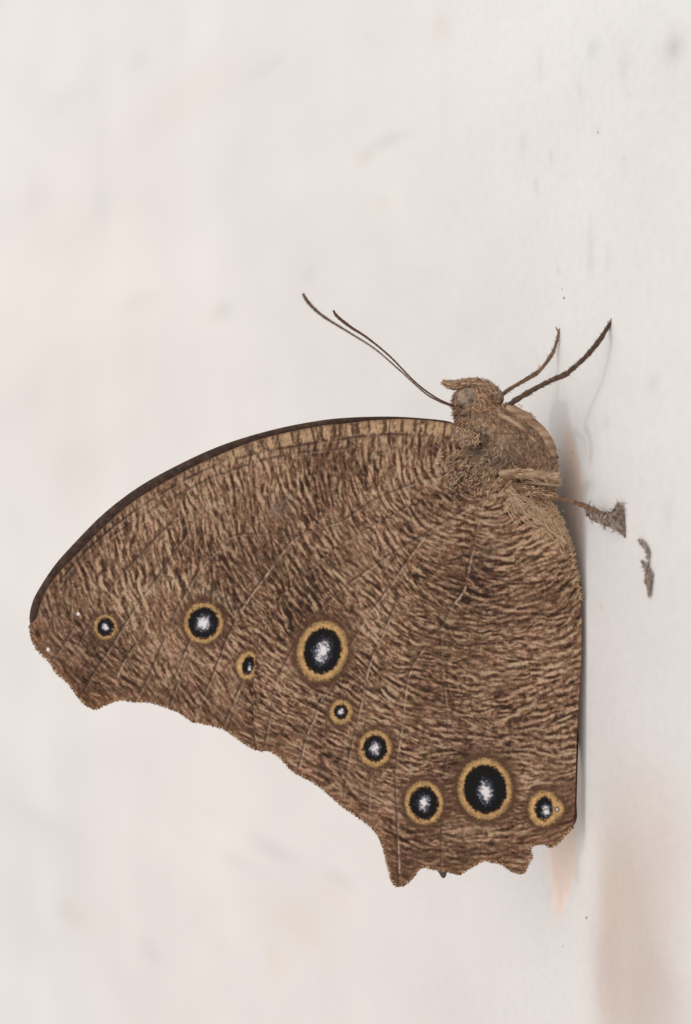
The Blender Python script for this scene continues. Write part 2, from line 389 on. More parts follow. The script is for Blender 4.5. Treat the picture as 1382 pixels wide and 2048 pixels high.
        tone = tone * (1 - .52 * smooth(-.16 * R - 4, 1, dn)[..., None])
        col = col * (1 - w * .97) + tone * w * .97
        e, R = ell(*br); db = (e - 1) * R + 1.3 * rad - 1.0
        w = smooth(4.5, -.5, db)[..., None] * .9
        col = col * (1 - w) + srgb(72, 40, 22) * w
        w = smooth(2.0, -2.2, db)[..., None]
        col = col * (1 - w) + srgb(14, 11, 14) * w
        e, R = ell(wr[0], wr[1], *(wr[2:] if len(wr) > 2 else (x, y)))
        dw = e + .10 * rad2 + .13 * rad
        w = smooth(1.35, .6, dw)[..., None] * .5
        col = col * (1 - w) + srgb(104, 112, 134) * w
        w = smooth(.90, .30, dw)[..., None]
        col = col * (1 - w) + srgb(232, 231, 236) * w
        relief = relief * (1 - smooth(1.0, -2, d) * .6)
        if extra:
            q = np.hypot(GX - extra[0] - 1, GY - extra[1] - 1)
            w = smooth(7, 4, q)[..., None]; col = col * (1 - w) + srgb(80, 58, 48) * w
            w = smooth(4, 2, q)[..., None]; col = col * (1 - w) + srgb(205, 200, 198) * w
    return np.clip(col, .003, .9), relief, owner

def sample(arr, px, py):
    x = np.clip(px - OX, 0, GW - 1.001); y = np.clip(py - OY, 0, GH - 1.001)
    i = x.astype(int); j = y.astype(int); fx = x - i; fy = y - j
    if arr.ndim == 3: fx = fx[:, None]; fy = fy[:, None]
    return (arr[j, i] * (1 - fx) + arr[j, i + 1] * fx) * (1 - fy) + (arr[j + 1, i] * (1 - fx) + arr[j + 1, i + 1] * fx) * fy

def sheet_grid(outline, step):
    """vertices (px) and quads filling an outline; border vertices are drawn onto the outline"""
    o = np.asarray(outline); x0, y0 = o.min(0) - step; x1, y1 = o.max(0) + step
    nx = int((x1 - x0) / step) + 1; ny = int((y1 - y0) / step) + 1
    cx = x0 + (np.arange(nx) + .5) * step; inside = np.zeros((ny, nx), bool)
    a = o; b = np.roll(o, -1, 0)
    for j in range(ny):
        y = y0 + (j + .5) * step
        m = (a[:, 1] <= y) != (b[:, 1] <= y)
        if not m.any(): continue
        xs = np.sort(a[m, 0] + (y - a[m, 1]) / (b[m, 1] - a[m, 1]) * (b[m, 0] - a[m, 0]))
        inside[j] = (np.searchsorted(xs, cx) % 2) == 1
    J, I = np.nonzero(inside); W = nx + 1
    q = np.stack([J * W + I, (J + 1) * W + I, (J + 1) * W + I + 1, J * W + I + 1], 1)
    used, inv = np.unique(q, return_inverse=True); q = inv.reshape(-1, 4)
    vx = x0 + (used % W) * step; vy = y0 + (used // W) * step
    cnt = np.bincount(q.ravel(), minlength=len(used)); bd = np.nonzero(cnt < 4)[0]
    p = np.stack([vx[bd], vy[bd]], 1); best = np.full(len(p), 1e9); bp = p.copy()
    for i in range(len(a)):
        e = b[i] - a[i]; l2 = max(e @ e, 1e-9); t = np.clip(((p - a[i]) @ e) / l2, 0, 1)
        c = a[i] + t[:, None] * e; d = ((p - c) ** 2).sum(1); m = d < best; best[m] = d[m]; bp[m] = c[m]
    vx[bd] = bp[:, 0]; vy[bd] = bp[:, 1]
    return vx, vy, q

def to_world(px, py, Y):
    k = PX * (DIST + Y) / DIST
    return np.stack([(px - 691) * k, Y, (1024 - py) * k], 1)

def rough_outline(pts, outer, amp, seed):
    o = catmull(pts, 1.5); r = np.random.default_rng(seed)
    n = noise((1, len(o)), 2.2, r)[0] * .6 + noise((1, len(o)), 5, r)[0] * .5
    oo = catmull(outer, 5, False)
    d = np.sqrt(((o[:, None, :] - oo[None, ::2]) ** 2).sum(2)).min(1)
    w = np.exp(-(d / 8) ** 2) * amp
    tg = np.roll(o, -1, 0) - np.roll(o, 1, 0); tg /= np.linalg.norm(tg, axis=1)[:, None] + 1e-9
    nr = np.stack([-tg[:, 1], tg[:, 0]], 1)
    return o + nr * (n * w)[:, None]

def split_wing(name, outline, step, yfun, pat):
    col, rel, owner = pat
    vx, vy, q = sheet_grid(outline, step)
    Y = yfun(vx, vy) - sample(rel, vx, vy)
    V = to_world(vx, vy, Y); C = sample(col, vx, vy)
    mx = vx[q].mean(1); my = vy[q].mean(1)
    ow = owner[np.clip((my - OY + .5).astype(int), 0, GH - 1), np.clip((mx - OX + .5).astype(int), 0, GW - 1)]
    root = None
    for s in range(-1, owner.max() + 1):
        f = q[ow == s]
        if len(f) == 0: continue
        u, inv = np.unique(f, return_inverse=True)
        ob = mesh_np(name if s < 0 else 'eyespot', V[u], inv.reshape(-1, 4), [M_WING, M_INNER], butterfly if s < 0 else root, C[u])
        md = ob.modifiers.new('thickness', 'SOLIDIFY'); md.thickness = 4.5e-5; md.offset = -1; md.material_offset = 1; md.use_even_offset = False
        if s < 0: root = ob
    return root

def fringe(name, line, yfun, parent, n_per_px, length, cols, seed, spread=.5, width=1.6, side=1):
    """short scale hairs standing out from a wing margin"""
    r = np.random.default_rng(seed); o = catmull(line, 1.0, False); n = int(len(o) * n_per_px)
    i = r.integers(1, len(o) - 1, n); p = o[i] + r.normal(0, .5, (n, 2))
    tg = o[i + 1] - o[i - 1]; tg /= np.linalg.norm(tg, axis=1)[:, None] + 1e-9
    nr = np.stack([-tg[:, 1], tg[:, 0]], 1) * side
    d = nr + tg * r.normal(0, spread, n)[:, None]; d /= np.linalg.norm(d, axis=1)[:, None]
    L = r.uniform(length[0], length[1], n)[:, None]; sd = np.stack([-d[:, 1], d[:, 0]], 1) * width / 2
    st = p - d * 3
    a = st - sd; b = st + sd; m1 = p + d * L * .5 - sd * .8; m2 = p + d * L * .5 + sd * .8; tip = p + d * L
    yb = yfun(p[:, 0], p[:, 1]) - 1e-5; yt = yb + r.normal(0, 1.2e-4, n)
    V = np.stack([to_world(*x.T, yy) for x, yy in ((a, yb), (b, yb), (m2, (yb + yt) / 2), (m1, (yb + yt) / 2), (tip, yt))], 1).reshape(-1, 3)
    k = np.arange(n) * 5
    c = np.array(cols)[r.integers(0, len(cols), n)] * r.uniform(.75, 1.2, (n, 1)); C = np.repeat(c, 5, 0)
    ob = mesh_np(name, V, [np.stack([k, k + 1, k + 2, k + 3], 1), np.stack([k + 3, k + 2, k + 4], 1)], M_FUR, parent, C)
    ob['kind'] = 'stuff'; return ob

# --- forewing and hindwing data
fw_veins = [
    ([(932, 890), (850, 874), (760, 872), (654, 885), (560, 900), (497, 914), (440, 931), (380, 958), (315, 996), (250, 1040), (179, 1100), (130, 1155)], .9, .35),
    ([(700, 898), (560, 915), (440, 952), (380, 980), (315, 1016), (250, 1058), (179, 1114), (125, 1180)], .7, .35),
    ([(940, 940), (850, 962), (760, 997), (718, 1023), (686, 1044), (648, 1055), (596, 1073), (550, 1071), (483, 1071), (457, 1080), (440, 1099), (407, 1134), (384, 1169), (358, 1216), (329, 1284), (300, 1351), (276, 1400)], .75, .55),
    ([(596, 1074), (576, 1094), (550, 1128), (527, 1160), (500, 1196), (478, 1232), (457, 1276), (431, 1343), (409, 1396), (392, 1440)], .8, .9),
    ([(402, 1019), (376, 1071), (350, 1108), (324, 1146), (289, 1194), (258, 1240), (217, 1306), (188, 1350), (172, 1380)], .8, .65),
    ([(355, 1036), (324, 1068), (298, 1094), (271, 1123), (237, 1160), (219, 1184), (190, 1233), (164, 1282), (140, 1330)], .75, .5),
    ([(311, 1208), (281, 1276), (243, 1336), (228, 1392)], .6, .8),
    ([(386, 1276), (370, 1310), (352, 1358), (333, 1408)], .8, .95), ([(393, 1276), (378, 1312), (360, 1360), (342, 1412)], .6, .3),
    ([(491, 1356), (475, 1392), (450, 1452)], .8, .9), ([(500, 1358), (484, 1396), (459, 1458)], .5, .3),
    ([(206, 1275), (186, 1312), (150, 1372)], .6, .6), ([(160, 1238), (130, 1290), (106, 1322)], .5, .4), ([(150, 1150), (120, 1210), (100, 1260)], .5, .4),
]
fw_spots = [(211, 1254, (24, 26), (15.5, 16.5), (7.5, 8.5), 0, .35, None), (407, 1246, (40, 42), (28.5, 30), (15, 16), .2, .4, None),
            (496, 1331, (24, 30), (10, 17), (4.5, 8, 499, 1336), .15, .35, None)]
fw_patches = [(564, 1012, 26, 17, -.5, (96, 82, 70), .95), (584, 1012, 10, 18, .3, (168, 150, 124), .35), (420, 1184, 40, 10, .35, (168, 148, 128), .55), (455, 1205, 26, 12, .7, (160, 140, 120), .5),
              (740, 990, 12, 9, 0, (196, 164, 134), .6), (300, 1180, 30, 16, -.4, (188, 160, 132), .35), (150, 1290, 70, 40, .6, (108, 84, 68), .30), (190, 1400, 40, 14, .0, (146, 104, 72), .5),
              (330, 1150, 60, 16, .8, (176, 152, 128), .30), (640, 960, 60, 18, 1.2, (84, 60, 44), .30), (470, 1010, 20, 70, .9, (84, 60, 46), .35), (560, 1150, 70, 22, .7, (86, 62, 46), .35), (300, 1320, 90, 14, .25, (84, 60, 50), .35), (440, 1420, 80, 12, .5, (90, 64, 52), .3), (800, 900, 80, 20, .1, (96, 72, 54), .25), (430, 1010, 20, 10, -.5, (190, 166, 142), .35), (400, 1090, 60, 24, .9, (96, 70, 52), .30), (156, 1228, 3.2, 3.2, 0, (240, 238, 238), 1.5), (96, 1299, 3, 3.4, 0, (245, 242, 242), 1.6)]
hw_veins = [
    ([(985, 990), (940, 1018), (880, 1052), (822, 1087), (770, 1119), (729, 1148), (689, 1177), (654, 1209), (628, 1241), (600, 1280), (584, 1305), (560, 1352), (552, 1375), (539, 1450), (531, 1495)], .7, .75),
    ([(850, 1075), (802, 1142), (773, 1186), (744, 1223), (727, 1250), (707, 1284), (684, 1330), (665, 1370), (641, 1407), (630, 1440), (617, 1466), (600, 1535)], .7, .85),
    ([(793, 1209), (761, 1284), (740, 1332), (724, 1407), (707, 1482), (697, 1535), (688, 1608)], .65, .85),
    ([(968, 1005), (956, 1056), (951, 1091), (942, 1120), (930, 1178), (905, 1214), (887, 1252), (863, 1278), (825, 1337), (814, 1380), (806, 1450), (796, 1514), (793, 1578), (796, 1632), (798, 1712), (800, 1765)], .7, 1.0),
    ([(884, 1272), (887, 1348), (895, 1418), (898, 1493), (890, 1560), (886, 1650), (884, 1735)], .5, .85),
    ([(990, 1180), (1012, 1302), (1022, 1400), (1024, 1480), (1010, 1660), (985, 1720)], .28, .4), ([(1040, 1120), (1100, 1290), (1122, 1420), (1127, 1510), (1130, 1600)], .25, .4),
    ([(743, 1540), (741, 1580), (739, 1636)], .6, .9), ([(571, 1456), (558, 1505)], .5, .8), ([(646, 1530), (638, 1566)], .5, .6), ([(846, 1652), (840, 1730)], .35, .5), ([(968, 1648), (964, 1716)], .35, .5),
    ([(1066, 1120), (1084, 1148), (1101, 1182)], .8, .05),
]
hw_spots = [(645, 1302, (51, 62), (36, 44), (17, 25), .25, .55, None), (682, 1424, (23.5, 25.5), (12.5, 13.5), (6.5, 7.5), 0, .45, None),
            (750, 1497, (34, 38), (22, 25), (11.5, 14), .1, .5, None), (848, 1606, (39, 45), (27.5, 31), (12, 17), -.1, .55, None),
            (970, 1578, (55, 63), (41, 47), (15, 22, 971, 1584), -.12, .6, None), (1088, 1617, (32, 37), (16, 22), (9, 13, 1091, 1622), .05, .5, (1113, 1618, 16, 19))]
hw_patches = [(695, 1113, 26, 34, -.3, (84, 56, 38), .6), (672, 1142, 26, 16, .6, (166, 142, 116), .5), (760, 1250, 30, 40, .3, (168, 146, 118), .30), (905, 1168, 30, 14, .5, (92, 66, 46), .45),
              (1000, 1370, 80, 14, -.2, (96, 68, 50), .25), (940, 1660, 60, 22, -.1, (166, 142, 118), .35), (1050, 1560, 60, 24, -.35, (168, 140, 112), .28), (850, 1380, 40, 60, .2, (96, 64, 44), .25),
              (1010, 1700, 60, 14, .1, (96, 70, 56), .3), (640, 1490, 80, 14, .6, (82, 58, 48), .4), (860, 1180, 40, 90, .5, (92, 66, 48), .28), (960, 1500, 90, 14, .0, (88, 62, 48), .3), (700, 1560, 60, 10, .7, (160, 136, 116), .25), (880, 1000, 70, 30, -.5, (92, 70, 54), .25), (800, 1740, 30, 30, 0, (96, 68, 50), .4), (1080, 1070, 50, 90, .3, (170, 142, 110), .30), (980, 1105, 18, 26, .2, (110, 98, 92), .35),
              (1060, 1460, 20, 26, .3, (92, 68, 56), .35), (1000, 1440, 60, 10, -.2, (178, 152, 122), .3)]

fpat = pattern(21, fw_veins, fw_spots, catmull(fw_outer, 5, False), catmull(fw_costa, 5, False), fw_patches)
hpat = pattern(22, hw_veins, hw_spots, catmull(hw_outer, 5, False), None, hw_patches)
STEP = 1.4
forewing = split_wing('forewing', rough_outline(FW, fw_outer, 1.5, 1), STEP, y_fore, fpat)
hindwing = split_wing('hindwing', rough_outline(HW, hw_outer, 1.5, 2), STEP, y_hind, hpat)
FR = [srgb(140, 106, 78), srgb(116, 86, 64), srgb(176, 144, 110), srgb(92, 66, 50)]
fringe('fringe', fw_outer, y_fore, forewing, 1.6, (.5, 4.5), FR, 3, side=1)
fringe('fringe', hw_outer, y_hind, hindwing, 1.6, (.5, 4.5), FR, 4, side=1)
PALE = [srgb(222, 190, 150), srgb(206, 172, 132), srgb(232, 208, 176)]
fringe('fringe', fw_outer, y_fore, forewing, .5, (2, 6.5), PALE, 6, spread=.6, width=.7)
fringe('fringe', hw_outer, y_hind, hindwing, .5, (2, 6.5), PALE, 7, spread=.6, width=.7)
fringe('fringe', hw_inner[5:], y_hind, hindwing, .8, (2, 10), [srgb(196, 166, 130), srgb(170, 140, 108)], 5, side=1, width=1.2)

# the far pair, seen as a dark edge beyond the near pair
fw2 = [(990, 950), (958, 915), (930, 882), (912, 854), (898, 843), (850, 837), (780, 833), (700, 835), (640, 841), (560, 856), (480, 878), (420, 900), (360, 928), (300, 960), (250, 993), (200, 1034),
       (150, 1085), (110, 1130), (80, 1175), (65, 1205), (59, 1238), (66, 1262), (82, 1296), (106, 1320), (140, 1360), (174, 1400), (192, 1410), (225, 1398), (266, 1396), (330, 1406), (385, 1434), (440, 1448), (500, 1485)] + fw_hidden
hw2 = [p for p in hw_costa] + [(540, 1490), (600, 1538), (665, 1585), (736, 1636), (770, 1690), (796, 1740), (830, 1735), (868, 1735), (884, 1754), (891, 1753), (902, 1735), (960, 1716), (1020, 1728), (1050, 1720), (1062, 1685), (1100, 1682), (1149, 1648),
       (1153, 1600), (1155, 1530), (1159, 1450), (1165, 1350), (1168, 1270), (1168, 1215), (1162, 1160), (1140, 1080), (1118, 1025), (1090, 985), (1055, 945)]
def far_wing(name, pts, yfun):
    vx, vy, q = sheet_grid(catmull(pts, 3), 5.0)
    V = to_world(vx, vy, yfun(vx, vy)); n = len(V)
    ob = mesh_np(name, V, q, [M_INNER, M_INNER], butterfly)
    md = ob.modifiers.new('thickness', 'SOLIDIFY'); md.thickness = 6e-5; md.offset = 1
    return ob
far_fore = far_wing('forewing', fw2, lambda x, y: .00022 + .0036 * bulge(x, y)[0] + .0018 * bulge(x, y)[1] + .0003 * smooth(600, 80, x))
far_hind = far_wing('hindwing', hw2, lambda x, y: .00042 + .0040 * bulge(x, y)[0] + .0021 * bulge(x, y)[1] + .0035 * smooth(1715, 1765, y))

# ------------------------------------------------------------------ tubes, limbs, hairs
def tube(pts, radii, n=8, flat=1.0):
    """closed tapered tube through 3-D points; returns V, quads, caps"""
    p = np.array(pts, float); r = np.array(radii, float); m = len(p)
    t = np.gradient(p, axis=0); t /= np.linalg.norm(t, axis=1)[:, None]
    up = np.array([0, 1.0, 0]); V = []
    for i in range(m):
        s = np.cross(t[i], up); s /= np.linalg.norm(s) + 1e-12; w = np.cross(s, t[i])
        for k in range(n):
            a = 2 * math.pi * k / n; V.append(p[i] + r[i] * (math.cos(a) * s + flat * math.sin(a) * w))
    V = np.array(V); F = []
    for i in range(m - 1):
        for k in range(n): F.append((i * n + k, i * n + (k + 1) % n, (i + 1) * n + (k + 1) % n, (i + 1) * n + k))
    caps = [list(range(n))[::-1], [(m - 1) * n + k for k in range(n)]]
    return V, F, caps

def path3(ctrl, step=3):
    """ctrl rows: px, py, Y(m), radius(px) -> smooth 3-D path"""
    c = np.array(ctrl, float); c2 = c.copy(); c2[:, 2] /= PX
    d = catmull(c2, step, False)
    pts = np.array([P(a[0], a[1], a[2] * PX) for a in d]); return pts, np.maximum(d[:, 3], .4) * PX

def merge(parts):
    V, Q, T, k = [], [], [], 0
    for v, f, caps in parts:
        V.append(v); Q += [tuple(x + k for x in g) for g in f]; T += [tuple(x + k for x in g) for g in caps]; k += len(v)
    return np.concatenate(V), Q, T

def poly_obj(name, V, faces, mat, parent=None, sm=True):
    me = bpy.data.meshes.new(name); me.from_pydata([tuple(v) for v in V], [], [tuple(f) for f in faces]); me.update()
    me.polygons.foreach_set('use_smooth', [sm] * len(me.polygons)); me.materials.append(mat)
    o = bpy.data.objects.new(name, me); COL.objects.link(o)
    if parent: o.parent = parent
    return o

def limb(name, ctrl, mat, parent, oy=(0, 0), bristles=0, blen=6, seed=1, claw=None, n=8, knob=0.0, knob_every=9):
    w = np.linspace(oy[0], oy[1], len(ctrl)); ctrl = [(c[0], c[1], c[2] + w[i], c[3]) for i, c in enumerate(ctrl)]
    pts, rad = path3(ctrl)
    r = np.random.default_rng(seed)
    rad = rad * (1 + knob * np.sin(np.arange(len(rad)) * 2 * math.pi / knob_every)) * (1 + .05 * r.standard_normal(len(rad)))
    parts = [tube(pts, rad, n)]
    for b in range(bristles):
        i = r.integers(2, len(pts) - 2); t = pts[i + 1] - pts[i - 1]; t /= np.linalg.norm(t)
        d = r.standard_normal(3); d -= t * (d @ t); d /= np.linalg.norm(d); d = d * .8 + t * .8
        L = blen * PX * r.uniform(.6, 1.3); s = pts[i]
        parts.append(tube([s, s + d * L * .5 + d * rad[i] * .5, s + d * (L + rad[i])], [.9 * PX, .6 * PX, .15 * PX], 4))
    if claw:
        for c in claw:
            q, rr = path3(c, 2); parts.append(tube(q, rr, 6))
    V, Q, T = merge(parts); return poly_obj(name, V, Q + T, mat, parent)

# ------------------------------------------------------------------ body: one continuous lofted surface
BY = 40 * PX      # the body sits behind the near wings
bc = np.array([(938, 768, 4, 4), (942, 778, 26, 22), (945, 796, 40, 38), (951, 820, 41, 38), (962, 843, 56, 42), (986, 870, 74, 50), (1012, 900, 80, 56), (1034, 932, 78, 58),
               (1046, 966, 71, 54), (1060, 1006, 50, 44), (1078, 1054, 40, 34), (1098, 1130, 35, 30), (1114, 1230, 33, 28), (1124, 1340, 27, 22), (1130, 1430, 18, 15), (1133, 1490, 5, 4)], float)
def make_body():
    d = catmull(bc, 5, False); m = len(d); n = 40; V = []; r = np.random.default_rng(3)
    tg = np.gradient(d[:, :2], axis=0); tg /= np.linalg.norm(tg, axis=1)[:, None]
    lump = noise((m, n), 3, r) * .035 + noise((m, n), 1.2, r) * .015
    for i in range(m):
        nx, ny = -tg[i, 1], tg[i, 0]
        for k in range(n):
            a = 2 * math.pi * k / n; f = 1 + lump[i, k]
            V.append(P(d[i, 0] + nx * d[i, 2] * f * math.cos(a), d[i, 1] + ny * d[i, 2] * f * math.cos(a), BY + d[i, 3] * f * math.sin(a) * PX))
    F = [(i * n + k, i * n + (k + 1) % n, (i + 1) * n + (k + 1) % n, (i + 1) * n + k) for i in range(m - 1) for k in range(n)]
    F += [tuple(range(n))[::-1], tuple((m - 1) * n + k for k in range(n))]
    return poly_obj('body', V, F, M_BODY, butterfly), np.array(V), d, n
body, BV, BD, BN = make_body()

def ellipsoid(name, cx, cy, Y, rx, ry, rd, mat, parent, tilt=0, nu=28, nv=18, lump=0.0, seed=1):
    r = np.random.default_rng(seed); V = []; F = []
    ln = noise((nv + 1, nu), 2, r) * lump
    for j in range(nv + 1):
        th = math.pi * j / nv
        for i in range(nu):
            ph = 2 * math.pi * i / nu; f = 1 + ln[j, i] * math.sin(th)
            u = rx * f * math.sin(th) * math.cos(ph); q = ry * f * math.cos(th); w = rd * f * math.sin(th) * math.sin(ph)
            V.append(P(cx + u * math.cos(tilt) - q * math.sin(tilt), cy + u * math.sin(tilt) + q * math.cos(tilt), Y + w * PX))
    for j in range(nv):
        for i in range(nu): F.append((j * nu + i, j * nu + (i + 1) % nu, (j + 1) * nu + (i + 1) % nu, (j + 1) * nu + i))
    return poly_obj(name, V, F, mat, parent)
palps = []
for s in (-1, 1):
    ellipsoid('eye', 934, 797, BY + s * 28 * PX, 25, 21, 17, M_EYE, body, -.35)
    PALP = [(992, 806, s * 14 * PX, 9), (988, 786, s * 16 * PX, 13), (966, 773, s * 16 * PX, 13), (938, 768, s * 14 * PX, 11), (912, 770, s * 11 * PX, 8), (898, 769, s * 9 * PX, 5), (889, 766, s * 8 * PX, 1.5)]
    palps.append((limb('palp', PALP, M_BODY, body, (BY, BY), bristles=30, blen=7, seed=11 + s), [(a, b, c + BY, e) for a, b, c, e in PALP]))
def coat(path, side, n, parent, seed, L=(6, 12)):
    r = np.random.default_rng(seed); pts, rad = path3(path); i = r.integers(1, len(pts) - 1, n)
    t = pts[i + 1] - pts[i - 1]; t /= np.linalg.norm(t, axis=1)[:, None]
    q = r.standard_normal((n, 3)); q -= t * (q * t).sum(1)[:, None]; q /= np.linalg.norm(q, axis=1)[:, None]
    cc = FUR_C[r.choice(6, n, p=[.3, .25, .15, .15, .05, .10])] * r.uniform(.8, 1.2, (n, 1))
    fur('scale_coat', pts[i] + q * rad[i][:, None] * .9, t + q * .30 + .15 * r.standard_normal((n, 3)), r.uniform(*L, n) * PX, cc, parent, seed=seed, width=2.0)
limb('proboscis', [(985, 780, 0, 6), (996, 786, 0, 8), (1001, 798, 0, 7), (994, 812, 0, 5), (984, 812, 0, 3)], M_LEG, body, (BY, BY), seed=5)

# antennae
limb('antenna', [(908, 812, -24 * PX, 2.6), (895, 807, -26 * PX, 2.2), (868, 793, -24 * PX, 1.9), (830, 764, -20 * PX, 1.8), (780, 713, -14 * PX, 1.9), (735, 676, -8 * PX, 2.4), (704, 656, -4 * PX, 3.0), (684, 641, -2 * PX, 3.4), (672, 630, 0, 3.2), (667, 621, 0, 2.2)],
     M_ANT, butterfly, (BY, 0), seed=2, knob=.07, knob_every=3)
limb('antenna', [(908, 813, 24 * PX, 2.6), (880, 803, 34 * PX, 2.0), (850, 786, 50 * PX, 1.7), (800, 741, 80 * PX, 1.7), (750, 698, 105 * PX, 1.8), (700, 666, 130 * PX, 2.2), (650, 635, 150 * PX, 3.0), (628, 617, 158 * PX, 3.6), (613, 600, 162 * PX, 3.6), (606, 587, 164 * PX, 2.6)],
     M_ANT, butterfly, (BY, BY), seed=3, knob=.07, knob_every=3)

# legs (feet reach the wall)
def foot(px, py): t, z, d = wall_tz(px, py); return d - DIST
yn = foot(1222, 646); yf = foot(1119, 660); yh = foot(1250, 1062)
near_leg = limb('leg', [(1016, 817, -50 * PX, 6), (1024, 806, -54 * PX, 5.6), (1060, 783, -66 * PX, 5), (1100, 762, -80 * PX, 4.6), (1132, 748, -90 * PX, 5.8),
             (1142, 740, -94 * PX, 4.6), (1170, 715, -102 * PX, 4.8), (1196, 685, -110 * PX, 5), (1212, 660, yn, 4), (1221, 645, yn, 2.8)], M_LEG_DARK, butterfly, bristles=260, blen=4.5, seed=21, n=10, knob=.10, knob_every=7,
     claw=[[(1220, 648, yn, 2.6), (1224, 636, yn, 2.0), (1227, 624, yn - 2e-5, .6)], [(1220, 648, yn, 2.4), (1227, 648, yn, 1.6), (1231, 644, yn, .5)]])
limb('femur', [(1108, 912, -46 * PX, 4.5), (1105, 897, -52 * PX, 7.5), (1089, 868, -56 * PX, 8.5), (1063, 842, -58 * PX, 8.5), (1034, 824, -56 * PX, 8), (1014, 813, -52 * PX, 7)], M_FEMUR, near_leg, bristles=30, blen=4, seed=31, n=12)
far_leg = limb('leg', [(988, 806, 70 * PX, 4.6), (998, 795, 72 * PX, 4.5), (1018, 779, 76 * PX, 4.0), (1045, 763, 82 * PX, 4.2), (1072, 747, 90 * PX, 5.0), (1080, 740, 92 * PX, 3.6), (1095, 722, 95 * PX, 3.8),
             (1107, 702, 99 * PX, 3.6), (1114, 680, yf * .98, 3.0), (1118, 660, yf, 2.2)], M_LEG, butterfly, bristles=46, blen=7, seed=22, n=10,
     claw=[[(1117, 664, yf, 2.4), (1121, 657, yf, 2.2), (1124, 655, yf, 1.0)], [(1117, 664, yf, 2.0), (1113, 657, yf, 1.4), (1112, 653, yf, .6)]])
limb('femur', [(1072, 884, -40 * PX, 2.5), (1050, 860, -44 * PX, 4.5), (1024, 841, -44 * PX, 5), (1002, 829, -20 * PX, 5), (988, 806, 66 * PX, 5)], M_FEMUR, far_leg, bristles=16, blen=4, seed=32, n=10)
limb('leg', [(1000, 945, -22 * PX, 5), (1012, 947, -36 * PX, 9), (1040, 948, -40 * PX, 9.5), (1075, 950, -40 * PX, 9.5), (1105, 954, -36 * PX, 9), (1118, 960, -34 * PX, 6.5), (1117, 969, -30 * PX, 4), (1085, 967, -36 * PX, 5), (1050, 963, -36 * PX, 4)], M_FEMUR, butterfly, bristles=60, blen=6, seed=23, n=12)
limb('leg', [(1026, 966, -26 * PX, 4), (1036, 972, -36 * PX, 8), (1060, 980, -40 * PX, 7.5), (1090, 987, -44 * PX, 5.5), (1108, 991, -50 * PX, 3.8), (1140, 1002, -66 * PX, 4.2), (1170, 1012, -82 * PX, 4.8), (1200, 1026, -105 * PX, 4.0), (1230, 1046, (-120 * PX + yh) / 2, 3.4), (1250, 1062, yh, 2.4)],
     M_LEG, butterfly, bristles=80, blen=5, seed=24, n=10, claw=[[(1248, 1060, yh, 2.2), (1252, 1072, yh, 1.8), (1253, 1080, yh, .6)]])

# fur over head and thorax
def fur(name, roots, dirs, lens, cols, parent, width=1.1, seed=1, curl=.25):
    """roots/dirs (n,3) in metres; tapered two-segment hairs"""
    r = np.random.default_rng(seed); n = len(roots)
    d = dirs / (np.linalg.norm(dirs, axis=1)[:, None] + 1e-12)
    v = np.array([0, 1.0, 0]); s = np.cross(d, v); s /= np.linalg.norm(s, axis=1)[:, None] + 1e-9
    bend = r.standard_normal((n, 3)) * curl; L = lens[:, None]
    w = width * PX / 2 * r.uniform(.7, 1.3, (n, 1))
    m = roots + d * L * .5 + bend * L * .12; t = roots + d * L + bend * L * .5
    V = np.stack([roots - s * w, roots + s * w, m + s * w * .8, m - s * w * .8, t], 1).reshape(-1, 3)
    k = np.arange(n) * 5
    ob = mesh_np(name, V, [np.stack([k, k + 1, k + 2, k + 3], 1), np.stack([k + 3, k + 2, k + 4], 1)], M_FUR, parent, np.repeat(cols, 5, 0))
    ob['kind'] = 'stuff'; return ob
FUR_C = np.array([srgb(196, 168, 136), srgb(168, 138, 108), srgb(214, 192, 164), srgb(130, 100, 76), srgb(146, 128, 120), srgb(108, 72, 56)])
def marks(px, py, c):
    """rufous and grey scale patches of the thorax, plus painted shade of creases and gaps"""
    for x, y, rx, ry, k, am in ((957, 886, 20, 26, srgb(40, 34, 35), 1.0), (966, 866, 15, 14, srgb(62, 48, 42), .95), (998, 922, 17, 15, srgb(104, 84, 84), .9), (1048, 905, 11, 34, srgb(104, 54, 40), .8),
                                (1018, 845, 34, 8, srgb(96, 62, 46), .75), (1024, 896, 13, 20, srgb(104, 82, 76), .8), (936, 828, 40, 8, srgb(62, 44, 36), .95), (1004, 1006, 16, 14, srgb(112, 92, 90), .7),  # neck crease and wing-root gap: shade painted into the hair colour
                                (985, 838, 12, 10, srgb(84, 58, 42), .8), (925, 860, 10, 10, srgb(112, 84, 62), .6), (1076, 880, 10, 22, srgb(112, 78, 58), .7), (1020, 940, 30, 7, srgb(84, 62, 50), .7), (1070, 970, 45, 5, srgb(92, 66, 48), .7)):
        w = (np.exp(-((px - x) / rx) ** 2 - ((py - y) / ry) ** 2) * am)[:, None]; c = c * (1 - w) + k * w
    return c
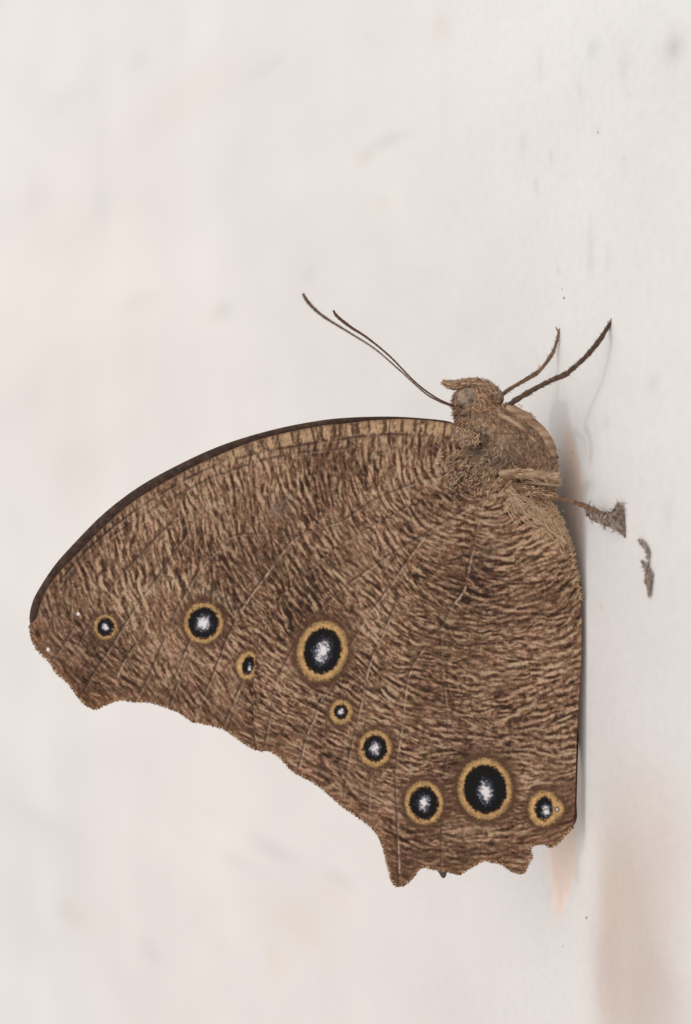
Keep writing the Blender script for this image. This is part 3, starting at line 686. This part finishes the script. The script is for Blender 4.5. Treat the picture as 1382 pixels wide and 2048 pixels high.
def body_fur():
    r = np.random.default_rng(41); m = len(BD)
    jmax = int(np.argmin(np.abs(BD[:, 1] - 1040))); n = 24000
    i = r.integers(1, jmax, n); k = r.integers(0, BN, n)
    p = BV[i * BN + k] + r.normal(0, 2.5 * PX, (n, 3)); c = np.array([P(*BD[a, :2], BY) for a in i]); nrm = p - c; nrm /= np.linalg.norm(nrm, axis=1)[:, None] + 1e-12
    p -= nrm * 3 * PX
    tg = np.gradient(BD[:, :2], axis=0)[i]; t3 = np.stack([tg[:, 0], np.zeros(n), -tg[:, 1]], 1); t3 /= np.linalg.norm(t3, axis=1)[:, None]
    head = BD[i, 1] < 832
    sw = noise((m, BN), 3.0, r)[i, k]; sw2 = noise((m, BN), 3.0, r)[i, k]
    t3 = t3 + np.stack([sw * .5, sw * 0, sw2 * .5], 1)
    d = nrm * np.where(head, .5, .30)[:, None] + t3 * np.where(head, .5, 1.0)[:, None] + r.standard_normal((n, 3)) * .22
    long_ = r.uniform(0, 1, n) < .08
    L = np.where(head, r.uniform(5, 11, n), np.where(long_, r.uniform(10, 18, n), r.uniform(4, 9, n))) * PX
    w = np.array([.28, .24, .18, .13, .09, .08]); cc = FUR_C[r.choice(6, n, p=w)] * r.uniform(.85, 1.2, (n, 1))
    tone = noise((m, BN), 1.6, r)[i, k]; tone2 = noise((m, BN), 4, r)[i, k]
    cc = cc * np.clip(1 + .32 * tone + .20 * tone2, .35, 1.7)[:, None]
    kk = DIST / (DIST + p[:, 1]) / PX; ppx = p[:, 0] * kk + 691; ppy = 1024 - p[:, 2] * kk
    cc = marks(ppx, ppy, cc)
    fcol = cc * np.array([1.22, 1.13, 1.06]); fcol = fcol / np.maximum(1, fcol.max(1, keepdims=True) / .58)
    eye = np.hypot((ppx - 934) / 21, (ppy - 797) / 17) < 1
    keep = ~(eye & (np.abs(p[:, 1] - BY) > 8 * PX))
    fur('fur', p[keep], d[keep], L[keep], fcol[keep], body, seed=42, width=2.0)
body_fur()
coat([(1012, 945, -36 * PX, 9), (1040, 948, -40 * PX, 9.5), (1075, 950, -40 * PX, 9.5), (1110, 955, -36 * PX, 9)], 0, 200, body, 65, (8, 18))
coat([(1036, 972, -36 * PX, 8), (1060, 980, -40 * PX, 7.5), (1090, 987, -44 * PX, 5.5), (1108, 991, -50 * PX, 3.8)], 0, 120, body, 67, (8, 16))
for pi, (pb, pp) in enumerate(palps):
    ob = coat(pp, 0, 700, body, 61 + pi)
def base_fur():
    """tan hairs over the wing roots and along the inner margin"""
    r = np.random.default_rng(51); n = 850
    px = 962 + 34 * r.standard_normal(n); py = 922 + 30 * r.standard_normal(n)
    ok = (py > 892 + np.maximum(0, 945 - px) * .0) & (px < 1030); px, py = px[ok], py[ok]; n = len(px)
    Y = np.minimum(y_hind(px, py), y_fore(px, py)) - 2e-5
    root = to_world(px, py, Y)
    th = np.arctan2(py - 870, px - 1015) + r.normal(0, .5, n)
    d = np.stack([np.cos(th), -.10 + .12 * r.standard_normal(n), -np.sin(th)], 1)
    cc = FUR_C[r.choice(5, n, p=[.25, .3, .08, .22, .15])] * r.uniform(.55, 1.0, (n, 1))
    cc = marks(px, py, cc)
    fur('root_hair', root, d, r.uniform(6, 15, n) * PX, cc, hindwing, seed=52, width=2.0)
    n = 420
    px = 930 + 14 * np.clip(r.standard_normal(n), -1.6, 2); py = 868 + 9 * np.clip(r.standard_normal(n), -1.2, 2) + (px - 928) * .3
    root = to_world(px, py, y_fore(px, py) - 3e-5); th = 1.9 + r.normal(0, .6, n)
    d = np.stack([np.cos(th), -.15 + .15 * r.standard_normal(n), -np.sin(th)], 1)
    cc = FUR_C[r.choice(5, n, p=[.25, .3, .12, .2, .13])] * r.uniform(.7, 1.1, (n, 1))
    fur('root_hair', root, d, r.uniform(6, 12, n) * PX, cc, forewing, seed=54, width=2.2)
    n = 800
    px = r.uniform(1015, 1128, n); py = 990 + (px - 1010) * .62 + r.normal(0, 16, n)
    root = to_world(px, py, y_hind(px, py) - 2e-5); th = .75 + r.normal(0, .35, n)
    d = np.stack([np.cos(th), -.10 + .15 * r.standard_normal(n), -np.sin(th)], 1)
    cc = FUR_C[r.choice(3, n)] * r.uniform(.8, 1.15, (n, 1))
    fur('root_hair', root, d, r.uniform(8, 20, n) * PX, cc, hindwing, seed=53, width=1.1)
base_fur()

# ------------------------------------------------------------------ lint and crumbs on the wall
def lump(name, outline, Yc, depth, mat, seed, label, cat, group=None, fibres=60, flen=14):
    r = np.random.default_rng(seed); vx, vy, q = sheet_grid(catmull(outline, 2), 2.5)
    o = catmull(outline, 2); dmin = np.sqrt(((np.stack([vx, vy], 1)[:, None] - o[None]) ** 2).sum(2)).min(1)
    h = np.sqrt(np.clip(dmin / max(dmin.max(), 1e-6), 0, 1)) * depth * (1 + .25 * r.standard_normal(len(vx)))
    vx = vx + r.normal(0, .8, len(vx)); vy = vy + r.normal(0, .8, len(vy))
    n = len(vx); V = np.concatenate([to_world(vx, vy, Yc(vx, vy) - h), to_world(vx, vy, Yc(vx, vy) + h * .5)])
    F = [tuple(f) for f in q] + [tuple(f[::-1] + n) for f in q]
    ob = poly_obj(name, V, F, mat)
    if fibres:
        i = r.integers(0, n, fibres); roots = V[i]; th = r.uniform(0, 2 * math.pi, fibres)
        d = np.stack([np.cos(th), -.3 * np.ones(fibres), np.sin(th)], 1)
        cc = np.array([srgb(110, 88, 76), srgb(150, 128, 112), srgb(80, 62, 54)])[r.integers(0, 3, fibres)]
        fur('fibre', roots, d, r.uniform(.4, 1, fibres) * flen * PX, cc, ob, seed=seed + 1, width=1.4, curl=.6)
    ob['label'] = label; ob['category'] = cat
    if group: ob['group'] = group
    return ob
lump('lint_scrap', [(1168, 1008), (1182, 1012), (1200, 1020), (1222, 1022), (1232, 1008), (1242, 1006), (1246, 1030), (1254, 1060), (1253, 1078), (1240, 1066), (1222, 1056), (1200, 1048), (1182, 1040), (1172, 1028)],
     lambda x, y: -80 * PX + (yh + 80 * PX) * smooth(1170, 1250, x), 9 * PX, M_LINT, 71, 'tattered grey brown scrap of lint caught on the hind foot', 'lint', fibres=140, flen=16)
def on_wall(x, y):
    r_ = (x - 691) * PX / DIST
    t = (WX0 - r_ * DIST) / (math.sin(WALL_A) + r_ * math.cos(WALL_A)); return t * math.cos(WALL_A) - 6 * PX
lump('lint_strand', [(1276, 1078), (1286, 1081), (1294, 1092), (1298, 1104), (1297, 1118), (1297, 1134), (1304, 1148), (1303, 1164), (1300, 1188), (1296, 1197), (1294, 1178), (1288, 1160), (1290, 1146), (1284, 1130), (1279, 1118), (1285, 1121), (1292, 1131), (1293, 1112), (1289, 1100), (1282, 1092)], on_wall, 3 * PX, M_LINT, 75,
     'thin ragged brown strand on the wall below the lint scrap', 'lint', fibres=40, flen=9)
def speck(px, py, rr, c):
    o = ellipsoid('speck', px, py, on_wall(px, py) + 5 * PX, rr * .6, rr, rr * .6, M_LINT, wall, .4, 8, 6, .2, int(px)); return o
for (x, y, rr) in [(1173, 1835, 3), (1128, 596, 2.6), (1124, 578, 1.6), (1118, 900, 1.6), (1144, 938, 1.4), (1140, 925, 1.2), (1146, 905, 1.2), (1126, 1893, 1.6), (1196, 265, 1.8)]:
    speck(x, y, rr, None)
